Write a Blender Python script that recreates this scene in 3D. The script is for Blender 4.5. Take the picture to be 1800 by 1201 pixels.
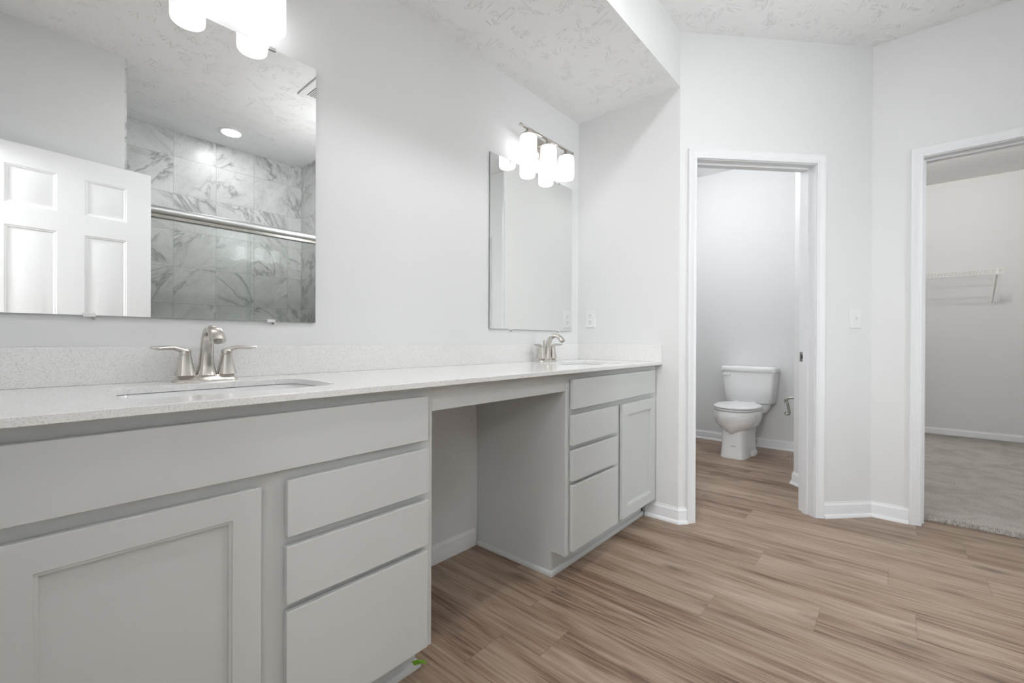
import bpy, bmesh, math, random
from mathutils import Vector, Matrix

for o in list(bpy.data.objects):
    bpy.data.objects.remove(o, do_unlink=True)
scene = bpy.context.scene
COL = scene.collection
random.seed(7)

# ------------------------------------------------------------------ camera
F_PX = 776.06
cd = bpy.data.cameras.new('camera')
cd.sensor_fit = 'HORIZONTAL'
cd.sensor_width = 36.0
cd.lens = F_PX / 1800.0 * 36.0
cd.clip_start = 0.02
cam = bpy.data.objects.new('camera', cd)
COL.objects.link(cam)
R = Vector((0.657347, -0.753577, 0.004246))
U = Vector((-0.000554, 0.005151, 0.999987))
Fw = Vector((0.753588, 0.65734, -0.002969))
cam.matrix_world = Matrix(((R.x, U.x, -Fw.x, -2.47245),
                           (R.y, U.y, -Fw.y, -1.58267),
                           (R.z, U.z, -Fw.z, 1.019),
                           (0, 0, 0, 1)))
scene.camera = cam

# ------------------------------------------------------------------ light levels
# light levels (each lamp's light is made where the lamp is built)
W_SKY = 7.0
P_FILL_ROOM = 10.0
P_FILL_VANITY = 7.0
P_FILL_BED_LOW = 20.0
P_FILL_BED = 82.0
P_TOILET = 12.5
P_CLOSET = 19.0
P_SHOWER = 1.2
E_SHADE = 1.35

# ------------------------------------------------------------------ world, exposure
w = bpy.data.worlds.new('world')
scene.world = w
w.use_nodes = True
w.node_tree.nodes['Background'].inputs[0].default_value = (0.9, 0.95, 1.0, 1)
w.node_tree.nodes['Background'].inputs[1].default_value = W_SKY
vs = scene.view_settings
vs.view_transform = 'Standard'
vs.look = 'None'
vs.exposure = 0.72
vs.gamma = 1.0
vs.use_curve_mapping = False

# ------------------------------------------------------------------ materials
def new_mat(name):
    m = bpy.data.materials.new(name)
    m.use_nodes = True
    nt = m.node_tree
    return m, nt, nt.nodes['Principled BSDF']

def mat(name, col, rough=0.5, metal=0.0, bump=0.0, bscale=200.0, spec=0.5, vary=0.0):
    m, nt, b = new_mat(name)
    b.inputs['Base Color'].default_value = (*col, 1)
    b.inputs['Roughness'].default_value = rough
    b.inputs['Metallic'].default_value = metal
    b.inputs['Specular IOR Level'].default_value = spec
    if bump or vary:
        tc = nt.nodes.new('ShaderNodeTexCoord')
        n = nt.nodes.new('ShaderNodeTexNoise')
        n.inputs['Scale'].default_value = bscale
        n.inputs['Detail'].default_value = 3
        nt.links.new(tc.outputs['Object'], n.inputs['Vector'])
        if bump:
            bp = nt.nodes.new('ShaderNodeBump')
            bp.inputs['Strength'].default_value = bump
            bp.inputs['Distance'].default_value = 0.002
            nt.links.new(n.outputs['Fac'], bp.inputs['Height'])
            nt.links.new(bp.outputs['Normal'], b.inputs['Normal'])
        if vary:
            r = nt.nodes.new('ShaderNodeValToRGB')
            r.color_ramp.elements[0].color = (*[c * (1 - vary) for c in col], 1)
            r.color_ramp.elements[1].color = (*[min(1, c * (1 + vary)) for c in col], 1)
            nt.links.new(n.outputs['Fac'], r.inputs['Fac'])
            nt.links.new(r.outputs['Color'], b.inputs['Base Color'])
    return m

M = {}
M['paint'] = mat('wall_paint', (0.80, 0.80, 0.795), 0.6, bump=0.05, bscale=350, spec=0.3)
M['trim'] = mat('trim_paint', (0.86, 0.865, 0.875), 0.35, spec=0.4)
M['door'] = mat('door_paint', (0.89, 0.895, 0.90), 0.4, spec=0.4)
M['cab'] = mat('cabinet_grey', (0.632, 0.645, 0.632), 0.38, bump=0.02, bscale=500, spec=0.4)
M['cab_dark'] = mat('cabinet_interior', (0.25, 0.24, 0.22), 0.7)
M['porcelain'] = mat('porcelain', (0.87, 0.87, 0.865), 0.08, spec=0.6)
M['plastic'] = mat('white_plastic', (0.84, 0.84, 0.835), 0.35)
M['wire'] = mat('white_vinyl_wire', (0.90, 0.90, 0.89), 0.4)
M['nickel'] = mat('brushed_nickel', (0.62, 0.585, 0.545), 0.24, 1.0, bump=0.03, bscale=900)
M['nickel_dark'] = mat('satin_nickel', (0.36, 0.35, 0.32), 0.35, 1.0)
M['chrome'] = mat('chrome', (0.75, 0.75, 0.74), 0.15, 1.0)
M['alum'] = mat('brushed_aluminium', (0.50, 0.50, 0.49), 0.45, 1.0)
M['black'] = mat('dark_slot', (0.03, 0.03, 0.03), 0.6)
M['grey_ink'] = mat('grey_ink', (0.35, 0.35, 0.35), 0.6)
M['green'] = mat('green_tape', (0.16, 0.36, 0.02), 0.55, bump=0.1, bscale=300)
M['clear'] = mat('clear_plastic_clip', (0.85, 0.85, 0.84), 0.15)
M['mirror'] = mat('mirror_silver', (0.89, 0.90, 0.89), 0.0, 1.0)
M['mirror_edge'] = mat('mirror_edge', (0.30, 0.33, 0.31), 0.2)

def emis(name, col, s):
    m, nt, b = new_mat(name)
    b.inputs['Base Color'].default_value = (0.9, 0.9, 0.9, 1)
    b.inputs['Emission Color'].default_value = (*col, 1)
    b.inputs['Emission Strength'].default_value = s
    b.inputs['Roughness'].default_value = 0.35
    return m
M['shade'] = emis('lit_opal_glass', (0.97, 0.985, 1.0), E_SHADE)
M['lens'] = emis('lit_lens', (1.0, 0.98, 0.95), 9.0)

def N(nt, t, **kw):
    n = nt.nodes.new(t)
    for k, v in kw.items():
        setattr(n, k, v)
    return n

def math_node(nt, op, a, b=None, c=None):
    n = nt.nodes.new('ShaderNodeMath')
    n.operation = op
    for i, v in enumerate((a, b, c)):
        if v is None:
            continue
        if isinstance(v, (int, float)):
            n.inputs[i].default_value = v
        else:
            nt.links.new(v, n.inputs[i])
    return n.outputs[0]

def ramp(nt, fac, stops, interp='LINEAR'):
    r = nt.nodes.new('ShaderNodeValToRGB')
    r.color_ramp.interpolation = interp
    els = r.color_ramp.elements
    while len(els) < len(stops):
        els.new(0.5)
    for e, (p, c) in zip(els, stops):
        e.position = p
        e.color = (*c, 1) if len(c) == 3 else c
    nt.links.new(fac, r.inputs['Fac'])
    return r.outputs['Color']

def mixc(nt, fac, a, b, blend='MIX'):
    n = nt.nodes.new('ShaderNodeMix')
    n.data_type = 'RGBA'
    n.blend_type = blend
    for s, v in ((n.inputs[0], fac), (n.inputs[6], a), (n.inputs[7], b)):
        if isinstance(v, (int, float)):
            s.default_value = v
        elif isinstance(v, tuple):
            s.default_value = (*v, 1)
        else:
            nt.links.new(v, s)
    return n.outputs[2]

def combine(nt, x, y, z):
    n = nt.nodes.new('ShaderNodeCombineXYZ')
    for i, v in enumerate((x, y, z)):
        if isinstance(v, (int, float)):
            n.inputs[i].default_value = v
        else:
            nt.links.new(v, n.inputs[i])
    return n.outputs[0]

def noise(nt, vec, scale=1.0, detail=3.0, rough=0.5, dist=0.0):
    n = nt.nodes.new('ShaderNodeTexNoise')
    n.inputs['Scale'].default_value = scale
    n.inputs['Detail'].default_value = detail
    n.inputs['Roughness'].default_value = rough
    n.inputs['Distortion'].default_value = dist
    nt.links.new(vec, n.inputs['Vector'])
    return n.outputs['Fac']

def wood_floor():
    m, nt, b = new_mat('vinyl_plank_floor')
    L = nt.links
    tc = N(nt, 'ShaderNodeTexCoord')
    sep = N(nt, 'ShaderNodeSeparateXYZ')
    L.new(tc.outputs['Object'], sep.inputs[0])
    x, y = sep.outputs[0], sep.outputs[1]
    W, LEN = 0.1835, 1.22
    u = math_node(nt, 'DIVIDE', math_node(nt, 'ADD', x, 0.0555), W)
    col = math_node(nt, 'FLOOR', u)
    fu = math_node(nt, 'FRACT', u)
    # joint offsets per plank row, those in view read off the photograph
    known = {-4: -1.0375, -3: -1.367, -2: -0.42, -1: -1.10, 0: -1.558, 1: -1.877, 2: -0.93, 3: -0.62, -5: -0.30, -6: -1.75, -7: -0.72}
    stops = []
    for i, c in enumerate(range(-12, 13)):
        off = known.get(c, random.random() * 1.2 - 1.2)
        v = (off + 2.5) / 2.5
        stops.append((i / 25.0, (v, v, v)))
    fac = math_node(nt, 'DIVIDE', math_node(nt, 'ADD', col, 12.3), 25.0)
    offv = ramp(nt, fac, stops, 'CONSTANT')
    off = math_node(nt, 'SUBTRACT', math_node(nt, 'MULTIPLY', offv, 2.5), 2.5)
    v = math_node(nt, 'DIVIDE', math_node(nt, 'SUBTRACT', y, off), LEN)
    row = math_node(nt, 'FLOOR', v)
    fv = math_node(nt, 'FRACT', v)
    wn = N(nt, 'ShaderNodeTexWhiteNoise', noise_dimensions='2D')
    L.new(combine(nt, col, row, 0), wn.inputs['Vector'])
    idv = wn.outputs['Value']
    idz = math_node(nt, 'MULTIPLY', idv, 53.0)
    # broad tone streaks along the plank
    broad = noise(nt, combine(nt, math_node(nt, 'MULTIPLY', x, 11.0), math_node(nt, 'MULTIPLY', y, 1.1), idz), 1.0, 4, 0.55, 0.6)
    fine = noise(nt, combine(nt, math_node(nt, 'MULTIPLY', x, 95.0), math_node(nt, 'MULTIPLY', y, 3.0), idz), 1.0, 5, 0.65, 0.3)
    pores = noise(nt, combine(nt, math_node(nt, 'MULTIPLY', x, 330.0), math_node(nt, 'MULTIPLY', y, 9.0), idz), 1.0, 3, 0.6)
    # cathedral growth rings: contour lines of a stretched noise
    cn = noise(nt, combine(nt, math_node(nt, 'MULTIPLY', x, 5.5), math_node(nt, 'MULTIPLY', y, 0.75), idz), 1.0, 1, 0.4, 0.2)
    ring = math_node(nt, 'MULTIPLY_ADD', math_node(nt, 'SINE', math_node(nt, 'MULTIPLY', cn, 120.0)), 0.5, 0.5)
    # knots
    vor = N(nt, 'ShaderNodeTexVoronoi')
    vor.inputs['Scale'].default_value = 1.0
    L.new(combine(nt, math_node(nt, 'MULTIPLY', x, 7.0), math_node(nt, 'MULTIPLY', y, 2.2), math_node(nt, 'MULTIPLY', idv, 9.0)), vor.inputs['Vector'])
    nd = noise(nt, combine(nt, math_node(nt, 'MULTIPLY', x, 60.0), math_node(nt, 'MULTIPLY', y, 14.0), idz), 1.0, 3, 0.6)
    kd = math_node(nt, 'ADD', vor.outputs['Distance'], math_node(nt, 'MULTIPLY', math_node(nt, 'SUBTRACT', nd, 0.5), 0.22))
    knot = ramp(nt, kd, [(0.02, (1, 1, 1)), (0.2, (0, 0, 0))])
    t = math_node(nt, 'MULTIPLY', broad, 0.60)
    t = math_node(nt, 'MULTIPLY_ADD', math_node(nt, 'MULTIPLY_ADD', math_node(nt, 'SUBTRACT', fine, 0.5), 1.5, 0.5), 0.40, t)
    t = math_node(nt, 'MULTIPLY_ADD', ring, 0.05, t)
    t = math_node(nt, 'MULTIPLY_ADD', pores, 0.15, t)
    t = math_node(nt, 'MULTIPLY_ADD', math_node(nt, 'SUBTRACT', idv, 0.5), 0.10, t)
    c = ramp(nt, t, [(0.37, (0.085, 0.048, 0.029)), (0.465, (0.170, 0.105, 0.069)), (0.55, (0.275, 0.188, 0.133)),
                     (0.64, (0.345, 0.250, 0.184)), (0.78, (0.440, 0.338, 0.262))])
    c = mixc(nt, math_node(nt, 'MULTIPLY', knot, 0.75), c, (0.105, 0.068, 0.046))
    # seams
    eu = math_node(nt, 'MINIMUM', fu, math_node(nt, 'SUBTRACT', 1.0, fu))
    ev = math_node(nt, 'MINIMUM', fv, math_node(nt, 'SUBTRACT', 1.0, fv))
    su = math_node(nt, 'LESS_THAN', eu, 0.0045)
    sv = math_node(nt, 'LESS_THAN', ev, 0.0009)
    seam = math_node(nt, 'MAXIMUM', su, sv)
    c = mixc(nt, math_node(nt, 'MULTIPLY', seam, 0.40), c, (0.10, 0.07, 0.05))
    L.new(c, b.inputs['Base Color'])
    b.inputs['Roughness'].default_value = 0.42
    b.inputs['Specular IOR Level'].default_value = 0.4
    bp = N(nt, 'ShaderNodeBump')
    bp.inputs['Strength'].default_value = 0.25
    bp.inputs['Distance'].default_value = 0.001
    h = math_node(nt, 'SUBTRACT', math_node(nt, 'MULTIPLY', fine, 0.6), seam)
    L.new(h, bp.inputs['Height'])
    L.new(bp.outputs['Normal'], b.inputs['Normal'])
    return m
M['floor'] = wood_floor()

def quartz():
    m, nt, b = new_mat('white_quartz')
    L = nt.links
    tc = N(nt, 'ShaderNodeTexCoord')
    geo = tc.outputs['Object']
    out = None
    base = (0.80, 0.79, 0.775)
    n1 = noise(nt, geo, 260.0, 2, 0.6)
    c = ramp(nt, n1, [(0.35, (0.82, 0.81, 0.79)), (0.6, (0.88, 0.875, 0.865))])
    for sc, thr, colr, lim in ((420, 0.33, (0.40, 0.36, 0.32), 0.80), (300, 0.30, (0.52, 0.49, 0.45), 0.82), (260, 0.28, (0.93, 0.93, 0.92), 0.80)):
        v = N(nt, 'ShaderNodeTexVoronoi')
        v.inputs['Scale'].default_value = sc
        L.new(geo, v.inputs['Vector'])
        sp = N(nt, 'ShaderNodeSeparateColor')
        L.new(v.outputs['Color'], sp.inputs[0])
        pick = math_node(nt, 'GREATER_THAN', sp.outputs[0], lim)
        near = math_node(nt, 'LESS_THAN', v.outputs['Distance'], thr)
        c = mixc(nt, math_node(nt, 'MULTIPLY', math_node(nt, 'MULTIPLY', pick, near), 0.6), c, colr)
    L.new(c, b.inputs['Base Color'])
    b.inputs['Roughness'].default_value = 0.12
    b.inputs['Specular IOR Level'].default_value = 0.5
    return m
M['quartz'] = quartz()

def marble(name, ax, az=2):
    # 12 inch marble tiles; ax = horizontal axis on the wall
    m, nt, b = new_mat(name)
    L = nt.links
    tc = N(nt, 'ShaderNodeTexCoord')
    sep = N(nt, 'ShaderNodeSeparateXYZ')
    L.new(tc.outputs['Object'], sep.inputs[0])
    x, z = sep.outputs[ax], sep.outputs[2]
    T = 0.3048
    u = math_node(nt, 'DIVIDE', math_node(nt, 'ADD', x, 1.5586 if ax == 0 else 2.975), T)
    v = math_node(nt, 'DIVIDE', math_node(nt, 'SUBTRACT', z, 2.535), T)
    cu, cv = math_node(nt, 'FLOOR', u), math_node(nt, 'FLOOR', v)
    fu, fv = math_node(nt, 'FRACT', u), math_node(nt, 'FRACT', v)
    wn = N(nt, 'ShaderNodeTexWhiteNoise', noise_dimensions='2D')
    L.new(combine(nt, cu, cv, 0), wn.inputs['Vector'])
    idv = wn.outputs['Value']
    sgn = math_node(nt, 'SUBTRACT', math_node(nt, 'MULTIPLY', math_node(nt, 'GREATER_THAN', idv, 0.45), 2.0), 1.0)
    # diagonal vein frame per tile
    a = math_node(nt, 'ADD', math_node(nt, 'MULTIPLY', x, sgn), z)
    p = math_node(nt, 'SUBTRACT', math_node(nt, 'MULTIPLY', x, sgn), z)
    vec = combine(nt, math_node(nt, 'MULTIPLY', p, 2.6), math_node(nt, 'MULTIPLY', a, 1.2), math_node(nt, 'MULTIPLY', idv, 31.0))
    n1 = noise(nt, vec, 1.25, 6, 0.6, 0.9)
    d1 = math_node(nt, 'ABSOLUTE', math_node(nt, 'SUBTRACT', n1, 0.5))
    n2 = noise(nt, vec, 3.2, 5, 0.65, 1.2)
    d2 = math_node(nt, 'ABSOLUTE', math_node(nt, 'SUBTRACT', n2, 0.47))
    msk = noise(nt, vec, 0.9, 2, 0.5)
    k1 = ramp(nt, d1, [(0.0, (1, 1, 1)), (0.022, (0.35, 0.35, 0.35)), (0.06, (0, 0, 0))])
    k2 = ramp(nt, d2, [(0.0, (1, 1, 1)), (0.012, (0, 0, 0))])
    mk = ramp(nt, msk, [(0.40, (0, 0, 0)), (0.56, (1, 1, 1))])
    cloud = noise(nt, vec, 2.0, 4, 0.6)
    c = ramp(nt, cloud, [(0.3, (0.64, 0.64, 0.63)), (0.65, (0.76, 0.76, 0.75))])
    c = mixc(nt, math_node(nt, 'MULTIPLY', math_node(nt, 'MULTIPLY', k1, mk), 0.85), c, (0.27, 0.265, 0.26))
    c = mixc(nt, math_node(nt, 'MULTIPLY', k2, 0.45), c, (0.36, 0.35, 0.34))
    eu = math_node(nt, 'MINIMUM', fu, math_node(nt, 'SUBTRACT', 1.0, fu))
    ev = math_node(nt, 'MINIMUM', fv, math_node(nt, 'SUBTRACT', 1.0, fv))
    g = math_node(nt, 'LESS_THAN', math_node(nt, 'MINIMUM', eu, ev), 0.006)
    c = mixc(nt, g, c, (0.50, 0.50, 0.49))
    L.new(c, b.inputs['Base Color'])
    b.inputs['Roughness'].default_value = 0.3
    bp = N(nt, 'ShaderNodeBump')
    bp.inputs['Strength'].default_value = 0.4
    bp.inputs['Distance'].default_value = 0.002
    bp.invert = True
    L.new(g, bp.inputs['Height'])
    L.new(bp.outputs['Normal'], b.inputs['Normal'])
    return m
M['marble_x'] = marble('marble_tile_back', 0)
M['marble_y'] = marble('marble_tile_side', 1)

def stomp_ceiling():
    m, nt, b = new_mat('textured_ceiling')
    L = nt.links
    b.inputs['Base Color'].default_value = (0.90, 0.90, 0.895, 1)
    b.inputs['Roughness'].default_value = 0.8
    b.inputs['Specular IOR Level'].default_value = 0.2
    tc = N(nt, 'ShaderNodeTexCoord')
    geo = tc.outputs['Object']
    sep = N(nt, 'ShaderNodeSeparateXYZ')
    L.new(geo, sep.inputs[0])
    x, y = sep.outputs[0], sep.outputs[1]
    h = None
    for ang, sd in ((0.3, 1.0), (1.35, 5.0), (2.4, 9.0)):
        ca, sa = math.cos(ang), math.sin(ang)
        p = math_node(nt, 'ADD', math_node(nt, 'MULTIPLY', x, ca), math_node(nt, 'MULTIPLY', y, sa))
        q = math_node(nt, 'SUBTRACT', math_node(nt, 'MULTIPLY', y, ca), math_node(nt, 'MULTIPLY', x, sa))
        n = noise(nt, combine(nt, math_node(nt, 'MULTIPLY', p, 8.0), math_node(nt, 'MULTIPLY', q, 30.0), sd), 1.0, 2, 0.5, 0.6)
        d = math_node(nt, 'ABSOLUTE', math_node(nt, 'SUBTRACT', n, 0.5))
        k = ramp(nt, d, [(0.014, (1, 1, 1)), (0.042, (0, 0, 0))])
        gate = noise(nt, combine(nt, math_node(nt, 'MULTIPLY', x, 9.0), math_node(nt, 'MULTIPLY', y, 9.0), sd * 3), 1.0, 2, 0.5)
        kk = math_node(nt, 'MULTIPLY', k, ramp(nt, gate, [(0.585, (0, 0, 0)), (0.615, (1, 1, 1))]))
        h = kk if h is None else math_node(nt, 'MAXIMUM', h, kk)
    bp = N(nt, 'ShaderNodeBump')
    bp.inputs['Strength'].default_value = 0.8
    bp.inputs['Distance'].default_value = 0.0035
    L.new(h, bp.inputs['Height'])
    L.new(bp.outputs['Normal'], b.inputs['Normal'])
    return m
M['ceiling'] = stomp_ceiling()

def carpet_mat():
    m, nt, b = new_mat('taupe_carpet')
    L = nt.links
    tc = N(nt, 'ShaderNodeTexCoord')
    geo = tc.outputs['Object']
    n1 = noise(nt, geo, 170.0, 4, 0.75)
    n2 = noise(nt, geo, 4.0, 3, 0.6, 1.5)
    c = ramp(nt, n1, [(0.28, (0.34, 0.31, 0.28)), (0.5, (0.62, 0.58, 0.54)), (0.72, (0.82, 0.78, 0.74))])
    c2 = ramp(nt, n2, [(0.35, (0.80, 0.79, 0.78)), (0.6, (1.0, 1.0, 1.0))])
    c = mixc(nt, 1.0, c, c2, 'MULTIPLY')
    L.new(c, b.inputs['Base Color'])
    b.inputs['Roughness'].default_value = 1.0
    b.inputs['Specular IOR Level'].default_value = 0.1
    bp = N(nt, 'ShaderNodeBump')
    bp.inputs['Strength'].default_value = 0.9
    bp.inputs['Distance'].default_value = 0.006
    L.new(n1, bp.inputs['Height'])
    L.new(bp.outputs['Normal'], b.inputs['Normal'])
    return m
M['carpet'] = carpet_mat()

def thin_glass():
    m = bpy.data.materials.new('shower_glass')
    m.use_nodes = True
    nt = m.node_tree
    for n in list(nt.nodes):
        nt.nodes.remove(n)
    out = nt.nodes.new('ShaderNodeOutputMaterial')
    tr = nt.nodes.new('ShaderNodeBsdfTransparent')
    tr.inputs[0].default_value = (0.955, 0.97, 0.96, 1)
    gl = nt.nodes.new('ShaderNodeBsdfGlossy')
    gl.inputs['Roughness'].default_value = 0.0
    fr = nt.nodes.new('ShaderNodeFresnel')
    fr.inputs[0].default_value = 1.5
    mx = nt.nodes.new('ShaderNodeMixShader')
    nt.links.new(fr.outputs[0], mx.inputs[0])
    nt.links.new(tr.outputs[0], mx.inputs[1])
    nt.links.new(gl.outputs[0], mx.inputs[2])
    nt.links.new(mx.outputs[0], out.inputs[0])
    return m
M['glass'] = thin_glass()

# ------------------------------------------------------------------ mesh helpers
class MB:
    def __init__(self):
        self.bm = bmesh.new()
    def poly_prism(self, pts, vec):
        """closed 3D polygon extruded along vec"""
        vec = Vector(vec)
        a = [self.bm.verts.new(p) for p in pts]
        b = [self.bm.verts.new(Vector(p) + vec) for p in pts]
        n = len(pts)
        self.bm.faces.new(a[::-1])
        self.bm.faces.new(b)
        for i in range(n):
            self.bm.faces.new((a[i], a[(i + 1) % n], b[(i + 1) % n], b[i]))
        return self
    def box(self, x0, x1, y0, y1, z0, z1):
        return self.poly_prism([(x0, y0, z0), (x1, y0, z0), (x1, y1, z0), (x0, y1, z0)], (0, 0, z1 - z0))
    def prism(self, pts2, z0, z1):
        return self.poly_prism([(p[0], p[1], z0) for p in pts2], (0, 0, z1 - z0))
    def loft(self, rings, cap=True, closed=True):
        vs_ = [[self.bm.verts.new(p) for p in r] for r in rings]
        n = len(rings[0])
        for i in range(len(vs_) - 1):
            for j in range(n if closed else n - 1):
                k = (j + 1) % n
                self.bm.faces.new((vs_[i][j], vs_[i][k], vs_[i + 1][k], vs_[i + 1][j]))
        if cap:
            self.bm.faces.new(vs_[0][::-1])
            self.bm.faces.new(vs_[-1])
        return self
    def lathe(self, prof, c=(0, 0, 0), axis='Z', n=32, cap=True):
        rings = []
        for r, h in prof:
            ring = []
            for i in range(n):
                t = 2 * math.pi * i / n
                a, b_ = r * math.cos(t), r * math.sin(t)
                p = {'Z': (a, b_, h), 'Y': (a, h, b_), 'X': (h, a, b_)}[axis]
                ring.append(Vector(c) + Vector(p))
            rings.append(ring)
        return self.loft(rings, cap)
    def tube(self, pts, rad, n=12, cap=True, up=None):
        """sweep; rad: number, list, or list of (a,b) half axes with up-vector frame"""
        pts = [Vector(p) for p in pts]
        m = len(pts)
        if not isinstance(rad, (list, tuple)):
            rad = [rad] * m
        rings = []
        prev = None
        for i, p in enumerate(pts):
            t = (pts[min(i + 1, m - 1)] - pts[max(i - 1, 0)]).normalized()
            if up is not None:
                s = t.cross(Vector(up)).normalized()
            else:
                if prev is None:
                    ref = Vector((0, 0, 1)) if abs(t.z) < 0.9 else Vector((1, 0, 0))
                    s = t.cross(ref).normalized()
                else:
                    s = (prev - t * prev.dot(t)).normalized()
                prev = s
            q = s.cross(t).normalized()
            a, b_ = rad[i] if isinstance(rad[i], (list, tuple)) else (rad[i], rad[i])
            rings.append([p + s * (a * math.cos(2 * math.pi * k / n)) + q * (b_ * math.sin(2 * math.pi * k / n)) for k in range(n)])
        return self.loft(rings, cap)
    def build(self, name, m, parent=None, bevel=0.0, smooth=None, seg=2, tri=False):
        bm = self.bm
        bmesh.ops.remove_doubles(bm, verts=bm.verts, dist=1e-6)
        bmesh.ops.recalc_face_normals(bm, faces=bm.faces)
        me = bpy.data.meshes.new(name)
        bm.to_mesh(me)
        bm.free()
        for mm in (m if isinstance(m, (list, tuple)) else [m]):
            me.materials.append(mm)
        o = bpy.data.objects.new(name, me)
        COL.objects.link(o)
        if parent is not None:
            o.parent = parent
        if smooth is not None or bevel:
            for p in me.polygons:
                p.use_smooth = True
            me.set_sharp_from_angle(angle=math.radians(smooth if smooth else 35))
        if bevel:
            md = o.modifiers.new('bevel', 'BEVEL')
            md.width = bevel
            md.segments = seg
            md.limit_method = 'ANGLE'
            md.angle_limit = math.radians(40)
            md.harden_normals = True
        return o

def thing(name, label, cat, loc=(0, 0, 0), rotz=0.0, group=None):
    o = bpy.data.objects.new(name, None)
    COL.objects.link(o)
    o.empty_display_size = 0.05
    o.location = loc
    o.rotation_euler = (0, 0, rotz)
    o['label'] = label
    o['category'] = cat
    if group:
        o['group'] = group
    return o

def tag(o, label, cat, group=None, kind=None):
    o['label'] = label
    o['category'] = cat
    if group:
        o['group'] = group
    if kind:
        o['kind'] = kind
    return o

def struct(o):
    o['kind'] = 'structure'
    return o

def copy_tree(o, loc=None, label=None, parent=None):
    c = o.copy()
    COL.objects.link(c)
    if parent is not None:
        c.parent = parent
    if loc is not None:
        c.location = loc
    if label:
        c['label'] = label
    for ch in list(o.children):
        copy_tree(ch, parent=c)
    return c

def sup(cx, cy, a, b, n, z, k=40, ea=None):
    """superellipse ring; ea = separate half length toward +x"""
    ring = []
    for i in range(k):
        t = 2 * math.pi * i / k
        c, s = math.cos(t), math.sin(t)
        aa = (ea if (ea is not None and c > 0) else a)
        ring.append((cx + aa * math.copysign(abs(c) ** (2 / n), c), cy + b * math.copysign(abs(s) ** (2 / n), s), z))
    return ring

def rrect(x0, x1, y0, y1, r, k=6):
    pts = []
    for cx, cy, a0 in ((x1 - r, y1 - r, 0), (x0 + r, y1 - r, 90), (x0 + r, y0 + r, 180), (x1 - r, y0 + r, 270)):
        for i in range(k + 1):
            t = math.radians(a0 + 90 * i / k)
            pts.append((cx + r * math.cos(t), cy + r * math.sin(t)))
    return pts

def holed_slab(outer, holes, z0, z1):
    """flat slab with holes, as a bmesh in an MB (via a filled 2D curve)"""
    cu = bpy.data.curves.new('tmp', 'CURVE')
    cu.dimensions = '2D'
    cu.fill_mode = 'BOTH'
    cu.extrude = (z1 - z0) / 2
    for loop in [outer] + holes:
        sp = cu.splines.new('POLY')
        sp.points.add(len(loop) - 1)
        for p, q in zip(sp.points, loop):
            p.co = (q[0], q[1], 0, 1)
        sp.use_cyclic_u = True
    ob = bpy.data.objects.new('tmp', cu)
    COL.objects.link(ob)
    dg = bpy.context.evaluated_depsgraph_get()
    me = bpy.data.meshes.new_from_object(ob.evaluated_get(dg))
    bpy.data.objects.remove(ob, do_unlink=True)
    bpy.data.curves.remove(cu)
    mb = MB()
    mb.bm.from_mesh(me)
    bpy.data.meshes.remove(me)
    bmesh.ops.translate(mb.bm, verts=mb.bm.verts, vec=(0, 0, (z0 + z1) / 2))
    bmesh.ops.remove_doubles(mb.bm, verts=mb.bm.verts, dist=1e-5)
    return mb

# ------------------------------------------------------------------ room layout
TH = math.radians(43.0535)
DX, DY = math.cos(TH), -math.sin(TH)           # along the angled wall
NX, NY = -math.sin(TH), -math.cos(TH)          # toward the bathroom
P0 = (0.0, -0.6642)                             # convex corner
LW = 1.1783                                     # length of the angled wall
ZM, ZA = 2.743, 2.4377                          # main ceiling, alcove ceiling
def A(s, z, off=0.0):
    return (P0[0] + DX * s + NX * off, P0[1] + DY * s + NY * off, z)
CX, CY = A(LW, 0)[:2]                           # concave corner
def Cw(s, z, off=0.0):
    return (CX - off, CY - s, z)
XL, YB = -2.60, -3.05                           # left wall face, rear limit
SW = 0.66                                       # alcove depth

def wall_open(name, fn, s0, s1, z1, ops, th, m):
    """wall in elevation with door openings (s0,s1,z): fn(s,z,off) -> point, off negative = behind"""
    pts = [(s0, 0)]
    for a, b_, zh in ops:
        pts += [(a, 0), (a, zh), (b_, zh), (b_, 0)]
    pts += [(s1, 0), (s1, z1), (s0, z1)]
    f = [fn(s, z, 0) for s, z in pts]
    v = Vector(fn(0, 0, -th)) - Vector(fn(0, 0, 0))
    return struct(MB().poly_prism(f, v).build(name, m))

# floor, ceilings
struct(MB().box(-5.8, 2.44, -4.0, 0.26, -0.05, 0.0).build('floor', M['floor']))
struct(MB().box(-5.9, 4.35, -4.1, 0.3, ZM, ZM + 0.1).build('ceiling', M['ceiling']))
struct(MB().box(XL, 0.0, -0.6642, 0.0, ZA, ZM).build('ceiling_alcove', [M['ceiling'], M['paint']]))
sof = bpy.data.objects['ceiling_alcove']
for p in sof.data.polygons:
    if abs(p.normal.z) < 0.5:
        p.material_index = 1

# walls
struct(MB().box(XL - 0.1, 0.0, 0.0, 0.15, 0, ZM).build('wall_back', M['paint']))
struct(MB().prism([(0, 0.15), (0, -0.6642), A(0, 0, -0.115)[:2], (0.0785, 0.15)], 0, ZM).build('wall_right', M['paint']))
TD0, TD1, DH = 0.0925, 0.8265, 2.047            # toilet door opening
wall_open('wall_angled', A, 0.0, LW, ZM, [(TD0, TD1, DH)], 0.115, M['paint'])
CD0, CD1 = 0.2155, 0.985                        # closet door opening
wall_open('wall_closet_front', Cw, 0.0, 1.59, ZM, [(CD0, CD1, DH)], 0.12, M['paint'])
Ai = A(1.15, 0, -0.115)[:2]
struct(MB().prism([Ai, (1.232, -1.03), (2.325, -1.03), (2.325, -1.145), (1.27, -1.145), (CX + 0.12, -1.40), (CX + 0.12, CY), (CX, CY)], 0, ZM).build('wall_toilet_side', M['paint']))
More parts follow.
